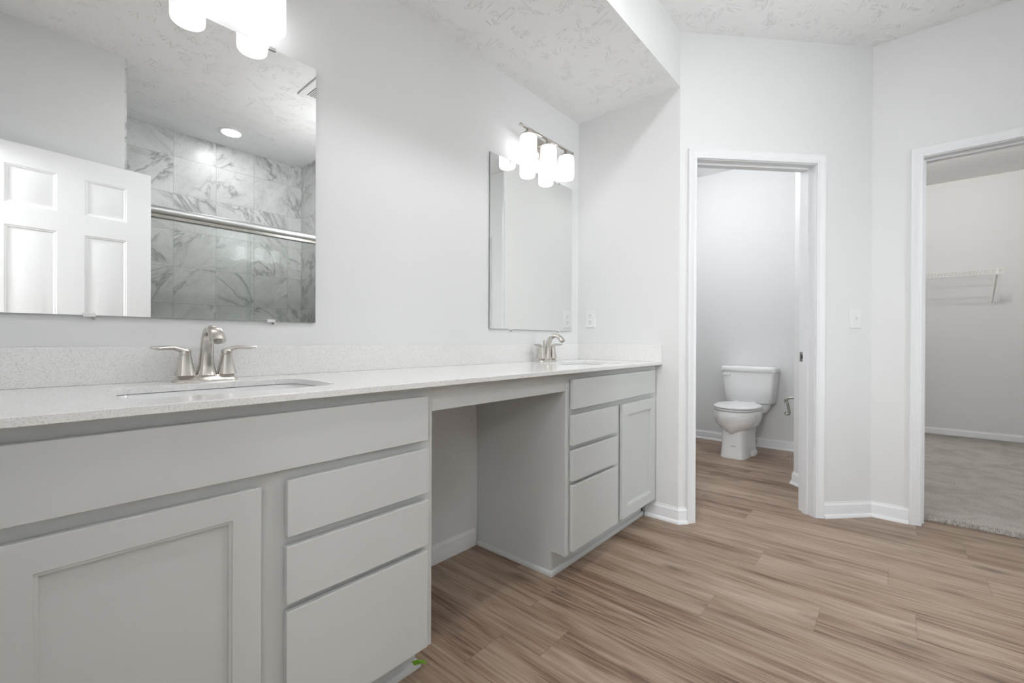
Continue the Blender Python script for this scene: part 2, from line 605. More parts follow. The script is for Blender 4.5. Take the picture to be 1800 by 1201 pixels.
struct(MB().box(2.325, 2.44, -1.145, 0.26, 0, ZM).build('wall_toilet_back', M['paint']))
struct(MB().box(0.0785, 2.325, 0.15, 0.26, 0, ZM).build('wall_toilet_far', M['paint']))
XK = 4.2
struct(MB().box(XK, XK + 0.1, -3.3, -1.03, 0, ZM).build('wall_closet_back', M['paint']))
struct(MB().box(2.44, XK, -1.145, -1.03, 0, ZM).build('wall_closet_left', M['paint']))
struct(MB().box(CX + 0.12, XK, -3.3, -3.2, 0, ZM).build('wall_closet_right', M['paint']))
struct(MB().box(CX, CX + 0.12, -3.3, CY - 1.59, 0, ZM).build('wall_closet_end', M['paint']))
def Rw(s, z, off=0.0):
    return (s, YB + off, z)
WX0, WX1, WZ0, WZ1 = -0.39, -0.05, 0.25, 2.30
mb = MB()
for a, b_, c, d in ((-0.40, WX0, 0, ZM), (WX1, CX, 0, ZM), (WX0, WX1, 0, WZ0), (WX0, WX1, WZ1, ZM)):
    mb.box(a, b_, -3.15, YB, c, d)
struct(mb.build('wall_rear', M['paint']))
# unseen window added to the rear wall, lets in sky light as frontal fill
win = struct(bpy.data.objects.new('fill_window_1', None))
COL.objects.link(win)
mb = MB()
for a, b_, c, d in ((WX0, WX0 + 0.03, WZ0, WZ1), (WX1 - 0.03, WX1, WZ0, WZ1), (WX0 + 0.03, WX1 - 0.03, WZ0, WZ0 + 0.05), (WX0 + 0.03, WX1 - 0.03, WZ1 - 0.05, WZ1),
                    (WX0 + 0.03, WX1 - 0.03, 1.255, 1.295)):
    mb.box(a, b_, -3.13, -3.08, c, d)
mb.build('sash', M['trim'], win)
for c, d in ((WZ0 + 0.05, 1.255), (1.295, WZ1 - 0.05)):
    MB().box(WX0 + 0.03, WX1 - 0.03, -3.108, -3.104, c, d).build('pane', M['glass'], win)
MB().box(WX0, WX1 + 0.05, YB - 0.03, YB + 0.03, WZ0 - 0.03, WZ0).build('sill', M['trim'], win)
pl = bpy.data.lights.new('fill_window_portal', 'AREA')  # guides sky sampling through the added window
pl.shape = 'RECTANGLE'
pl.size, pl.size_y = WX1 - WX0, WZ1 - WZ0
pl.cycles.is_portal = True
po = bpy.data.objects.new('fill_window_portal', pl)
COL.objects.link(po)
po.location = ((WX0 + WX1) / 2, -3.16, (WZ0 + WZ1) / 2)
po.rotation_euler = (math.radians(90), 0, 0)
struct(MB().box(XL, -1.995, YB, -2.0074, 0, ZM).build('wall_shower_left', M['paint']))
struct(MB().box(-0.505, -0.40, YB, -2.0074, 0, ZM).build('wall_shower_right', M['paint']))
struct(MB().box(XL, -0.40, -3.15, YB, 0, ZM).build('wall_shower_back', M['paint']))
struct(MB().box(-1.983, -0.517, YB, -2.97, 0, ZM).build('wall_shower_tile_back', M['marble_x']))
struct(MB().box(-0.517, -0.505, YB, -2.02, 0, ZM).build('wall_shower_tile_right', M['marble_y']))
struct(MB().box(-1.995, -1.983, YB, -2.02, 0, ZM).build('wall_shower_tile_left', M['marble_y']))
ED0, ED1 = 1.135, 1.885                         # entrance opening in the left wall (distance along -y)
def Lw(s, z, off=0.0):
    return (XL + off, -s, z)
wall_open('wall_left', Lw, -0.15, 3.15, ZM, [(ED0, ED1, DH)], 0.1, M['paint'])
# bedroom beyond the entrance
struct(MB().box(-5.8, -5.7, -4.0, 0.15, 0, ZM).build('wall_bedroom_far', M['paint']))
struct(MB().box(-5.7, XL - 0.1, 0.05, 0.15, 0, ZM).build('wall_bedroom_left', M['paint']))
struct(MB().box(-5.7, XL - 0.1, -4.0, -3.9, 0, ZM).build('wall_bedroom_right', M['paint']))
struct(MB().box(XL - 0.1, XL, -3.9, -3.15, 0, ZM).build('wall_bedroom_near', M['paint']))

# ------------------------------------------------------------------ trim
CAS = [(0, 0), (0, 0.009), (0.003, 0.0115), (0.010, 0.0115), (0.0125, 0.0095), (0.016, 0.0095), (0.022, 0.0125), (0.034, 0.0145),
       (0.0375, 0.0165), (0.046, 0.0175), (0.0495, 0.0145), (0.050, 0)]
def casing(mb, fn, s0, s1, zh, side=1, base=0.0):
    """mitred casing round an opening; s0,s1,zh = inner edges"""
    path = [(-1, 0, s0, 0.0), (-1, 1, s0, zh), (1, 1, s1, zh), (1, 0, s1, 0.0)]
    rings = []
    for sx, sz, s, z in path:
        rings.append([fn(s + sx * a, z + sz * a, base + side * p) for a, p in CAS])
    mb.loft(rings, cap=True, closed=True)
def jamb(mb, fn, s0, s1, zh, th, t=0.018):
    """U shaped lining of an opening, s0,s1,zh = clear opening"""
    pts = [(s0 - t, 0), (s0 - t, zh + t), (s1 + t, zh + t), (s1 + t, 0), (s1, 0), (s1, zh), (s0, zh), (s0, 0)]
    v = Vector(fn(0, 0, -th)) - Vector(fn(0, 0, 0))
    mb.poly_prism([fn(s, z, 0.0) for s, z in pts], v)
def stop(mb, fn, s0, s1, zh, o0, o1, t=0.011):
    pts = [(s0, 0), (s0, zh), (s1, zh), (s1, 0), (s1 - t, 0), (s1 - t, zh - t), (s0 + t, zh - t), (s0 + t, 0)]
    v = Vector(fn(0, 0, o1)) - Vector(fn(0, 0, o0))
    mb.poly_prism([fn(s, z, o0) for s, z in pts], v)

def door_trim(name, fn, s0, s1, zh, th, reveal=0.004, stops=None):
    mb = MB()
    casing(mb, fn, s0 - reveal, s1 + reveal, zh + reveal)
    casing(mb, fn, s0 - reveal, s1 + reveal, zh + reveal, side=-1, base=-th)
    jamb(mb, fn, s0, s1, zh, th, 0.014)
    if stops:
        stop(mb, fn, s0, s1, zh, *stops)
    return struct(mb.build(name, M['trim'], smooth=25))
trim_t = door_trim('trim_1', A, 0.0965 + 0.004, 0.8245 - 0.004, 2.038, 0.115, stops=(-0.045, -0.078))
trim_c = door_trim('trim_2', Cw, CD0 + 0.006 , CD1 - 0.006, 2.038, 0.12, stops=(-0.045, -0.075))
door_trim('trim_3', Lw, ED0 + 0.014, ED1 - 0.014, 2.033, 0.1, stops=(-0.045, -0.075))
# strike plate on the right jamb of the toilet doorway
mb = MB()
sj = 0.8245 - 0.004
mb.poly_prism([A(sj, z, o) for o, z in ((-0.076, 0.898), (-0.1145, 0.898), (-0.1145, 0.955), (-0.076, 0.955))], Vector((DX, DY, 0)) * -0.0015)
sp_ = mb.build('strike_plate', M['nickel_dark'], trim_t, bevel=0.0006)
sp_['label'] = 'satin nickel strike plate'
mb = MB()
mb.poly_prism([A(sj - 0.0016, z, o) for o, z in ((-0.088, 0.915), (-0.103, 0.915), (-0.103, 0.938), (-0.088, 0.938))], Vector((DX, DY, 0)) * -0.0006)
mb.build('latch_hole', M['black'], sp_)

BB = [(0, 0), (0.012, 0), (0.012, 0.058), (0.0105, 0.064), (0.0115, 0.068), (0.009, 0.075), (0.005, 0.081), (0.004, 0.088), (0, 0.088)]
SHOE = [(0.0, 0.0)] + [(0.012 + 0.013 * math.cos(t), 0.019 * math.sin(t)) for t in [math.pi / 2 * i / 6 for i in range(7)]] + [(0.0, 0.019)]
def miter_path(pts, off):
    """offset a plan polyline to its left by off with mitred corners"""
    out = []
    n = len(pts)
    for i in range(n):
        ds = []
        if i > 0:
            ds.append((Vector(pts[i]) - Vector(pts[i - 1])).normalized())
        if i < n - 1:
            ds.append((Vector(pts[i + 1]) - Vector(pts[i])).normalized())
        ns = [Vector((-d.y, d.x)) for d in ds]
        if len(ns) == 2:
            b_ = (ns[0] + ns[1])
            v = b_ / (b_.length_squared / 2)
        else:
            v = ns[0]
        out.append(Vector(pts[i]) + v * off)
    return out
def baseboard(name, pts, shoe=True, prof=BB):
    mb = MB()
    for pr in ([prof, SHOE] if shoe else [prof]):
        offs = {}
        for b_, z in pr:
            offs.setdefault(b_, miter_path(pts, b_))
        rings = [[(offs[b_][i].x, offs[b_][i].y, z) for b_, z in pr] for i in range(len(pts))]
        mb.loft(rings, cap=True)
    return struct(mb.build(name, M['trim'], smooth=25))
# plan polylines run so that the room lies on the left of travel
co = 0.0545
baseboard('baseboard_knee', [(-0.937, 0.0), (-1.617, 0.0)], shoe=False)
baseboard('baseboard_right', [A(0.0965 - co + 0.004, 0)[:2], P0, (0.0, -0.475)])
baseboard('baseboard_angled', [Cw(CD0 - 0.048, 0)[:2], (CX, CY), A(0.8245 + co - 0.006, 0)[:2]])
tjr = A(0.8245 + 0.052, 0, -0.115)[:2]
baseboard('baseboard_toilet', [tjr, Ai, (1.232, -1.03), (2.325, -1.03), (2.325, 0.15), (0.0785, 0.15)])
baseboard('baseboard_closet', [(CX + 0.12, -3.2), (XK, -3.2), (XK, -1.145), (2.33, -1.145)], shoe=False)
baseboard('baseboard_rear', [(-0.40, -2.03), (-0.40, YB), (CX, YB), (CX, CY - CD1 - 0.05)])
baseboard('baseboard_shower_left', [(XL + 0.0, -2.0074), (-2.0, -2.0074)])

# ------------------------------------------------------------------ closet carpet
mb = MB()
bm = mb.bm
x0, x1, y0, y1 = CX + 0.122, XK - 0.001, -3.199, -1.15
ny, nx = 160, 8
rows = []
cols = [x0 + 0.0, x0 + 0.006, x0 + 0.02, 1.4, 2.0, 2.8, 3.6, x1]
for i in range(ny + 1):
    y = y0 + (y1 - y0) * i / ny
    r = []
    for j, x in enumerate(cols):
        xx = x + (random.uniform(-0.004, 0.003) if j < 2 else 0)
        zz = (0.002, 0.012, 0.017)[j] if j < 3 else 0.018
        zz += random.uniform(-0.0015, 0.0015) if j < 3 else 0
        r.append(bm.verts.new((xx, y, zz)))
    rows.append(r)
for i in range(ny):
    for j in range(len(cols) - 1):
        bm.faces.new((rows[i][j], rows[i][j + 1], rows[i + 1][j + 1], rows[i + 1][j]))
mb2 = mb
cp = mb.build('carpet', M['carpet'], smooth=60)
md = cp.modifiers.new('thickness', 'SOLIDIFY')
md.thickness = 0.0015
md.offset = -1
struct(cp)
# tufts of the cut carpet edge
mb = MB()
for i in range(620):
    y = random.uniform(-2.46, -1.69)
    x = CX + 0.122 + random.uniform(-0.006, 0.045)
    h = random.uniform(0.010, 0.016) if x < CX + 0.125 else random.uniform(0.019, 0.024)
    a = random.uniform(0, 6.28)
    r = random.uniform(0.0016, 0.003)
    lean = Vector((random.uniform(-0.006, 0.002), random.uniform(-0.004, 0.004), 0))
    c = Vector((x, y, 0.0))
    ring0 = [c + Vector((r * math.cos(a + k * 2.1), r * math.sin(a + k * 2.1), 0.001)) for k in range(3)]
    ring1 = [c + lean + Vector((r * 0.6 * math.cos(a + k * 2.1), r * 0.6 * math.sin(a + k * 2.1), h)) for k in range(3)]
    mb.loft([ring0, ring1])
tag(mb.build('carpet_fringe', M['carpet']), 'tufted cut edge of the taupe carpet in the closet doorway', 'carpet', kind='stuff')

# ------------------------------------------------------------------ open six-panel door (seen in the mirror)
def six_panel(name):
    W, H, T = 0.718, 2.03, 0.035
    r = struct(bpy.data.objects.new(name, None))
    COL.objects.link(r)
    mb = MB()
    mb.box(-W, 0, -T, -0.011, 0, H)
    st, mu = 0.117, 0.111
    xs = [(-0.607, -0.415), (-0.304, -0.117)]
    zs = [(0.21, 0.80), (0.955, 1.600), (1.712, 1.916)]
    # stiles and rails
    for a, b_ in ((-W, -0.607), (-0.415, -0.304), (-0.117, 0)):
        mb.box(a, b_, -0.0112, 0, 0, H)
    for a, b_ in xs:
        for c, d in ((0, zs[0][0]), (zs[0][1], zs[1][0]), (zs[1][1], zs[2][0]), (zs[2][1], H)):
            mb.box(a, b_, -0.0112, 0, c, d)
    mb.build('slab', M['door'], r, smooth=20)
    for a, b_ in xs:
        for c, d in zs:
            p = MB()
            def rect(i, y):
                return [(a + i, y, c + i), (b_ - i, y, c + i), (b_ - i, y, d - i), (a + i, y, d - i)]
            p.loft([rect(0, 0.0), rect(0.004, -0.0025), rect(0.008, -0.0025), rect(0.014, -0.0065), rect(0.022, -0.0068), rect(0.044, -0.002)], cap=False)
            bm_ = p.bm
            bm_.faces.new([bm_.verts.new(q) for q in rect(0.044, -0.002)])
            p.build('panel', M['door'], r, smooth=15)
    return r
dr = six_panel('door_1')
dr.location = (-1.876, -1.960, 0.008)
dr.rotation_euler = (0, 0, math.atan2(-0.108149, 0.994134))

# ------------------------------------------------------------------ vanity
ZC, TC = 0.8988, 0.0165
YF = -0.53
def shaker(mb, x0, x1, z0, z1, yf, st=0.055, t=0.018, bead=0.006):
    def rc(i, y):
        return [(x0 + i, y, z0 + i), (x1 - i, y, z0 + i), (x1 - i, y, z1 - i), (x0 + i, y, z1 - i)]
    mb.loft([rc(0, yf + t), rc(0, yf), rc(st, yf), rc(st, yf + 0.003), rc(st + bead, yf + 0.003), rc(st + bead, yf + 0.010)], cap=True)

def cabinet(name, label, X0, X1, sgn, fill):
    """base cabinet; local frame: origin at the floor, the knee-space end face and the wall.
    sgn=+1: runs to +x from the origin (right unit); -1: runs to -x."""
    r = thing(name, label, 'cabinet', (X0, 0, 0), group='vanity cabinets under the countertop')
    W = X1
    def bx(mb, a, b_, y0, y1, z0, z1):
        a, b_ = sgn * a, sgn * b_
        mb.box(min(a, b_), max(a, b_), y0, y1, z0, z1)
    top = ZC - TC - 0.0005
    # carcass
    mb = MB()
    ye = YF + 0.019
    side = [(-0.002, 0.0), (-0.457, 0.0), (-0.457, 0.105), (ye, 0.105), (ye, top), (-0.002, top)]
    for xa, xb in ((0.003, 0.019), (W - 0.019, W - 0.003)):
        mb.poly_prism([(sgn * xa, y, z) for y, z in side], (sgn * (xb - xa), 0, 0))
    bx(mb, 0.019, W - 0.019, -0.50, -0.01, 0.105, 0.12)
    mb.build('carcass', M['cab'], r, bevel=0.0008)
    mb = MB()
    bx(mb, 0.019, W - 0.019, -0.016, -0.004, 0.12, top - 0.2)
    mb.build('back_panel', M['cab_dark'], r)
    # face frame
    mb = MB()
    e = fill
    bx(mb, 0, 0.040, YF, ye, 0.105, top)
    bx(mb, W - 0.045, W + e, YF, ye, 0.105, top)
    bx(mb, 0.413, 0.491, YF, ye, 0.137, 0.690)
    for a, b_, c, d in ((0.040, W - 0.045, 0.842, top), (0.040, W - 0.045, 0.690, 0.740), (0.040, 0.413, 0.545, 0.577), (0.040, 0.413, 0.395, 0.427),
                        (0.040, W - 0.045, 0.105, 0.137)):
        bx(mb, a, b_, YF, ye, c, d)
    mb.build('face_frame', M['cab'], r)
    # fronts
    yf, yb = -0.552, -0.5345
    for nm, a, b_, c, d in (('false_drawer_front', 0.030, 0.867, 0.7262, 0.8540), ('drawer', 0.0265, 0.4245, 0.5720, 0.7000),
                            ('drawer', 0.0275, 0.4260, 0.4200, 0.5500), ('drawer', 0.0290, 0.4260, 0.1210, 0.4020)):
        mb = MB()
        bx(mb, a, b_, yf, yb, c, d)
        mb.build(nm, M['cab'], r, bevel=0.0012)
        if nm == 'drawer':
            mb = MB()
            bx(mb, 0.046, 0.407, yb, -0.10, max(c, 0.14) + 0.012, d - 0.018)
            mb.build('drawer_box', M['cab_dark'], bpy.data.objects[r.children[-1].name])
    mb = MB()
    a, b_ = sorted((sgn * 0.479, sgn * 0.868))
    shaker(mb, a, b_, 0.121, 0.6985, yf)
    mb.build('door', M['cab'], r, bevel=0.0009)
    mb = MB()
    bx(mb, 0.019, W - 0.003, -0.470 + 0.013, -0.445, 0.0, 0.105)
    mb.build('toe_kick', M['cab'], r)
    # shoe moulding on the toe kick and on the open side
    mb = MB()
    prof = [(0.0, 0.0), (0.013, 0.0), (0.013, 0.007)] + [(0.002 + 0.011 * math.cos(t), 0.007 + 0.013 * math.sin(t)) for t in [math.pi / 2 * i / 5 for i in range(1, 6)]] + [(0.0, 0.020)]
    path = [(0.003, -0.0135), (0.003, -0.457), (W, -0.457)]
    path = [(sgn * x, y) for x, y in path]
    offs = {}
    for p, z in prof:
        offs.setdefault(p, miter_path(path, -p * sgn))
    mb.loft([[(offs[p][i].x, offs[p][i].y, z) for p, z in prof] for i in range(3)], cap=True)
    mb.build('shoe_moulding', M['cab'], r, smooth=30)
    return r
cab_r = cabinet('vanity_cabinet', 'grey vanity cabinet against the right side wall, far end of the countertop', -0.923, 0.914, 1, 0.008)
cab_l = cabinet('vanity_cabinet', 'grey vanity cabinet nearest the camera, below the big mirror', -1.631, 0.914, -1, 0.054)
# apron over the knee space
ap = MB().box(-1.6305, -0.9235, YF, YF + 0.019, 0.8045, ZC - TC).build('knee_space_apron', M['cab'], bevel=0.0008)
tag(ap, 'grey apron rail over the knee space between the two vanity cabinets', 'rail')

# countertop with two sink cut-outs
S1, S2 = -2.100, -0.455
SY0, SY1 = -0.458, -0.168
ct = thing('countertop', 'long white speckled quartz countertop with backsplash on both vanity cabinets', 'countertop', (0, 0, ZC - TC))
holes = [rrect(c - 0.220, c + 0.220, SY0, SY1, 0.055) for c in (S1, S2)]
mb = holed_slab([(XL + 0.001, -0.5706), (-0.001, -0.5706), (-0.001, -0.001), (XL + 0.001, -0.001)], holes, 0, TC)
mb.build('slab', M['quartz'], ct, bevel=0.0016)
MB().box(XL + 0.001, -0.0205, -0.0205, -0.001, TC, TC + 0.0977).build('backsplash', M['quartz'], ct, bevel=0.0016)
MB().box(-0.0205, -0.001, -0.5695, -0.001, TC, TC + 0.0977).build('side_splash', M['quartz'], ct, bevel=0.0016)

# sinks
def make_sink(label):
    r = thing('sink', label, 'sink', (0, 0, 0), group='basins in the countertop')
    zt = ZC - TC
    mb = MB()
    w, d = 0.223, 0.148
    cy = (SY0 + SY1) / 2
    def ring(i, z, rad):
        return [(p[0], p[1], z) for p in rrect(-w + i, w - i, cy - d + i, cy + d - i, rad)]
    rings = [ring(-0.02, zt - 0.0012, 0.07), ring(0.0, zt - 0.0012, 0.058), ring(0.003, zt - 0.01, 0.057), ring(0.010, zt - 0.09, 0.055), ring(0.03, zt - 0.135, 0.06), ring(0.07, zt - 0.148, 0.06),
             ring(0.125, zt - 0.153, 0.02)]
    mb.loft(rings, cap=False)
    bm_ = mb.bm
    mb.bm.faces.new([bm_.verts.new(q) for q in rings[-1]])
    o = mb.build('basin', M['porcelain'], r, smooth=45)
    md = o.modifiers.new('thickness', 'SOLIDIFY')
    md.thickness = 0.008
    md.offset = -1
    mb = MB()
    mb.lathe([(0.022, 0), (0.022, 0.002), (0.016, 0.003), (0.016, 0.001), (0.001, 0.001)], (0, cy, zt - 0.1528), n=24)
    mb.build('drain', M['nickel'], r, smooth=30)
    return r
sk = make_sink('white undermount basin set into the countertop nearest the camera, below the big mirror')
sk.location = (S1, 0, 0)
copy_tree(sk, (S2, 0, 0), 'white undermount basin at the far end of the countertop, by the side splash')

# faucets
def spline(pts, k=8):
    pts = [Vector(p) for p in pts]
    out = []
    for i in range(len(pts) - 1):
        p0 = pts[max(i - 1, 0)]; p1 = pts[i]; p2 = pts[i + 1]; p3 = pts[min(i + 2, len(pts) - 1)]
        for j in range(k):
            t = j / k
            out.append(0.5 * ((2 * p1) + (-p0 + p2) * t + (2 * p0 - 5 * p1 + 4 * p2 - p3) * t * t + (-p0 + 3 * p1 - 3 * p2 + p3) * t ** 3))
    out.append(pts[-1])
    return out
def lerp_list(vals, n):
    out = []
    m = len(vals) - 1
    for i in range(n):
        f = i / (n - 1) * m
        j = min(int(f), m - 1)
        t = f - j
        a, b_ = vals[j], vals[j + 1]
        out.append(tuple(a[q] * (1 - t) + b_[q] * t for q in range(len(a))))
    return out
def make_faucet(label):
    r = thing('faucet', label, 'faucet', group='faucets on the countertop')
    mb = MB()
    # flared deck plate, waisted between the three posts
    def plate(i, z):
        ring = []
        for k in range(64):
            t = 2 * math.pi * k / 64
            c, s = math.cos(t), math.sin(t)
            x = (0.079 - i) * math.copysign(abs(c) ** 0.45, c)
            hw = 0.0265 - i - 0.004 * (math.cos(abs(x) / 0.079 * math.pi * 2) * -0.5 + 0.5)
            y = hw * math.copysign(abs(s) ** 0.6, s)
            ring.append((x, y, z))
        return ring
    mb.loft([plate(0, 0.0), plate(0.0005, 0.0035), plate(0.004, 0.008), plate(0.0075, 0.013), plate(0.009, 0.0185)])
    mb.build('deck_plate', M['nickel'], r, smooth=50)
    for sx in (-1, 1):
        hx = sx * 0.0505
        mb = MB()
        rings = []
        for z, ra in ((0.0185, 0.0243), (0.030, 0.0215), (0.045, 0.0182), (0.060, 0.0155), (0.0745, 0.0137)):
            rings.append(sup(hx, 0, ra, ra, 3.2, z, 32))
        mb.loft(rings)
        h = mb.build('handle', M['nickel'], r, smooth=40)
        mb = MB()
        rings = [sup(hx, 0, 0.0132, 0.0132, 3.0, 0.0755, 32), sup(hx, 0, 0.0136, 0.0136, 3.0, 0.079, 32), sup(hx, 0, 0.0138, 0.0138, 3.0, 0.086, 32),
                 sup(hx, 0, 0.0118, 0.0118, 2.6, 0.090, 32), sup(hx, 0, 0.006, 0.006, 2.2, 0.0915, 32)]
        mb.loft(rings)
        path = spline([(hx - sx * 0.003, 0, 0.0855), (hx + sx * 0.010, 0, 0.0895), (hx + sx * 0.024, -0.001, 0.0945), (hx + sx * 0.042, -0.004, 0.0955), (hx + sx * 0.060, -0.008, 0.0945), (hx + sx * 0.077, -0.011, 0.0965)], 6)
        rad = lerp_list([(0.0115, 0.0075), (0.0108, 0.0072), (0.0095, 0.0062), (0.0098, 0.0058), (0.0112, 0.0056), (0.0068, 0.0032)], len(path))
        mb.tube(path, rad, 14, up=(0, 0, 1))
        mb.build('lever', M['nickel'], h, smooth=50)
    # spout
    path = spline([(0, 0, 0.017), (0, 0.000, 0.045), (0, -0.003, 0.080), (0, -0.011, 0.110), (0, -0.030, 0.1375), (0, -0.060, 0.1465), (0, -0.087, 0.1355), (0, -0.106, 0.114)], 8)
    rad = lerp_list([(0.0265, 0.0225), (0.0190, 0.0165), (0.0165, 0.0140), (0.0160, 0.0125), (0.0162, 0.0115), (0.0170, 0.0110), (0.0182, 0.0108), (0.0195, 0.0112)], len(path))
    mb = MB()
    # squarish section
    pts = [Vector(p) for p in path]
    rings = []
    for i, p in enumerate(pts):
        t = (pts[min(i + 1, len(pts) - 1)] - pts[max(i - 1, 0)]).normalized()
        s = Vector((1, 0, 0))
        q = s.cross(t).normalized()
        a, b_ = rad[i]
        ring = []
        for k in range(28):
            th_ = 2 * math.pi * k / 28
            c, sn = math.cos(th_), math.sin(th_)
            ring.append(p + s * (a * math.copysign(abs(c) ** 0.72, c)) + q * (b_ * math.copysign(abs(sn) ** 0.72, sn)))
        rings.append(ring)
    mb.loft(rings)
    sp = mb.build('spout', M['nickel'], r, smooth=50)
    mb = MB()
    d = (pts[-1] - pts[-3]).normalized()
    mb.tube([pts[-1] - d * 0.002, pts[-1] + d * 0.003], 0.0095, 20)
    mb.build('aerator', M['nickel_dark'], sp, smooth=40)
    mb = MB()
    mb.lathe([(0.0045, 0.018), (0.0035, 0.03), (0.003, 0.09), (0.0034, 0.105), (0.006, 0.115), (0.0062, 0.119), (0.004, 0.122)], (0, 0.0235, 0), n=16)
    mb.build('lift_rod', M['nickel'], r, smooth=50)
    return r
fa = make_faucet('brushed nickel two-handle faucet nearest the camera, below the big mirror')
fa.location = (-2.094, -0.088, ZC)
copy_tree(fa, (-0.455, -0.088, ZC), 'brushed nickel two-handle faucet at the far end, below the far mirror by the outlet')

# ------------------------------------------------------------------ mirrors
def make_mirror(label):
    r = thing('wall_mirror', label, 'mirror', group='mirrors on the back wall')
    w, h = 0.3775, 0.907
    mb = MB()
    mb.box(-w, w, -0.0090, -0.0035, 0, h)
    g = mb.build('glass', [M['mirror'], M['mirror_edge']], r)
    for p in g.data.polygons:
        p.material_index = 0 if p.normal.y < -0.5 else 1
    for x in (-0.211, 0.229):
        mb = MB()
        mb.box(x - 0.012, x + 0.012, -0.0125, -0.0002, h - 0.007, h + 0.004)
        c = mb.build('clip', M['chrome'], r, bevel=0.001)
        mb = MB()
        mb.lathe([(0.0035, -0.0002), (0.0035, -0.004)], (x, 0, h + 0.006), 'Y', 12)
        mb.build('screw', M['nickel_dark'], c)
        mb = MB()
        mb.box(x - 0.012, x + 0.012, -0.0125, -0.0002, -0.004, 0.006)
        c = mb.build('clip', M['clear'], r, bevel=0.001)
        c['label'] = 'clear plastic clip'
        mb = MB()
        mb.lathe([(0.0035, -0.0002), (0.0035, -0.004)], (x + 0.008, 0, -0.008), 'Y', 12)
        mb.build('screw', M['nickel_dark'], c)
    return r
mi = make_mirror('large frameless rectangular mirror above the basin nearest the camera')
mi.location = (-1.7423 - 0.3775, 0, 1.079)
copy_tree(mi, (-0.4660, 0, 1.0785), 'frameless rectangular mirror above the far basin, by the outlet')

# ------------------------------------------------------------------ vanity lights
def make_light(label):
    r = thing('vanity_light', label, 'wall light', group='vanity lights above the mirrors')
    mb = MB()
    pts = rrect(-0.058, 0.058, -0.058, 0.058, 0.02)
    mb.poly_prism([(x, -0.0005, z) for x, z in pts], (0, -0.020, 0))
    mb.build('backplate', M['nickel'], r, bevel=0.004, seg=3)
    mb = MB()
    mb.tube([(0, -0.02, 0.012), (0, -0.05, 0.016), (0, -0.080, 0.024)], 0.008, 14)
    mb.build('arm', M['nickel'], r, smooth=40)
    mb = MB()
    mb.lathe([(0.006, 0), (0.006, -0.004), (0.003, -0.006)], (0.018, -0.0205, -0.012), 'Y', 14)
    mb.build('finial', M['chrome'], r, smooth=40)
    # bar with a knob on each end
    mb = MB()
    L = 0.244
    mb.tube([(-L, -0.085, 0.028), (-L + 0.004, -0.085, 0.028), (L - 0.004, -0.085, 0.028), (L, -0.085, 0.028)], [(0.005, 0.004), (0.0085, 0.007), (0.0085, 0.007), (0.005, 0.004)], 16, up=(0, 0, 1))
    for s in (-1, 1):
        mb.lathe([(0.004, -0.008), (0.009, -0.005), (0.010, 0.0), (0.009, 0.005), (0.004, 0.008)], (s * L, -0.085, 0.028), 'X', 16)
    mb.build('bar', M['nickel'], r, smooth=40)
    for k in (-1, 0, 1):
        x = k * 0.180
        mb = MB()
        mb.lathe([(0.044, -0.012), (0.0445, -0.008), (0.030, 0.004), (0.020, 0.013), (0.013, 0.022), (0.011, 0.027)], (x, -0.085, 0), n=32)
        f = mb.build('fitter', M['nickel'], r, smooth=40)
        mb = MB()
        prof = [(0.030, -0.0125), (0.041, -0.0145), (0.0450, -0.020), (0.0455, -0.040), (0.0455, -0.130), (0.0440, -0.140), (0.0415, -0.1435), (0.0405, -0.1430), (0.0425, -0.138), (0.0425, -0.030), (0.036, -0.018)]
        mb.lathe(prof, (x, -0.085, 0), n=40, cap=False)
        s_ = mb.build('glass_shade', M['shade'], f, smooth=50)
        mb = MB()
        mb.lathe([(0.012, -0.013), (0.014, -0.045), (0.022, -0.065), (0.029, -0.085), (0.026, -0.105), (0.012, -0.117), (0.001, -0.119)], (x, -0.085, 0), n=20)
        mb.build('bulb', M['shade'], f, smooth=60)
    return r
vl = make_light('three-shade nickel vanity light above the mirror nearest the camera, cut by the photo top')
ZL = 2.128
vl.location = (-2.105, 0, ZL + 0.008)
copy_tree(vl, (-0.4475, 0, ZL), 'three-shade nickel vanity light on the back wall above the far mirror')

# ------------------------------------------------------------------ outlet and switch
def wall_plate(name, label, cat, org, ex):
    """org = centre on the wall, ex = horizontal direction, plate faces -normal"""
    ang = math.atan2(ex[1], ex[0])
    r = thing(name, label, cat, org, ang)
    mb = MB()
    def rc(i, y):
        return [(-0.035 + i, y, -0.057 + i), (0.035 - i, y, -0.057 + i), (0.035 - i, y, 0.057 - i), (-0.035 + i, y, 0.057 - i)]
    mb.loft([rc(0, -0.0003), rc(0, -0.002), rc(0.003, -0.0055), rc(0.0045, -0.006)])
    mb.build('cover_plate', M['plastic'], r)
    return r
# local -y faces the room: for the side wall x=0 the room is -x, so local x runs along -y
ol = wall_plate('outlet', 'white duplex outlet plate on the side wall above the side splash', 'outlet', (0, -0.097, 1.1575), (0, -1))
for z in (0.0195, -0.0195):
    mb = MB()
    ring = [(0.0165 * math.cos(t), 0.0145 * math.sin(t)) for t in [2 * math.pi * i / 28 for i in range(28)]]
    ring = [(max(-0.0165, min(0.0165, x * 1.12)), y_) for x, y_ in ring]
    mb.poly_prism([(x, -0.0058, z + q) for x, q in ring], (0, -0.0022, 0))
    rc_ = mb.build('receptacle', M['plastic'], ol, bevel=0.0005)
    mb = MB()
    for x, hh in ((-0.0062, 0.0042), (0.0062, 0.0034)):
        mb.box(x - 0.0011, x + 0.0011, -0.0083, -0.0079, z + 0.004 - hh, z + 0.004 + hh)
    mb.lathe([(0.0027, -0.0079), (0.0027, -0.0084)], (0, 0, z - 0.0085), 'Y', 12)
    mb.build('slots', M['black'], rc_)
mb = MB()
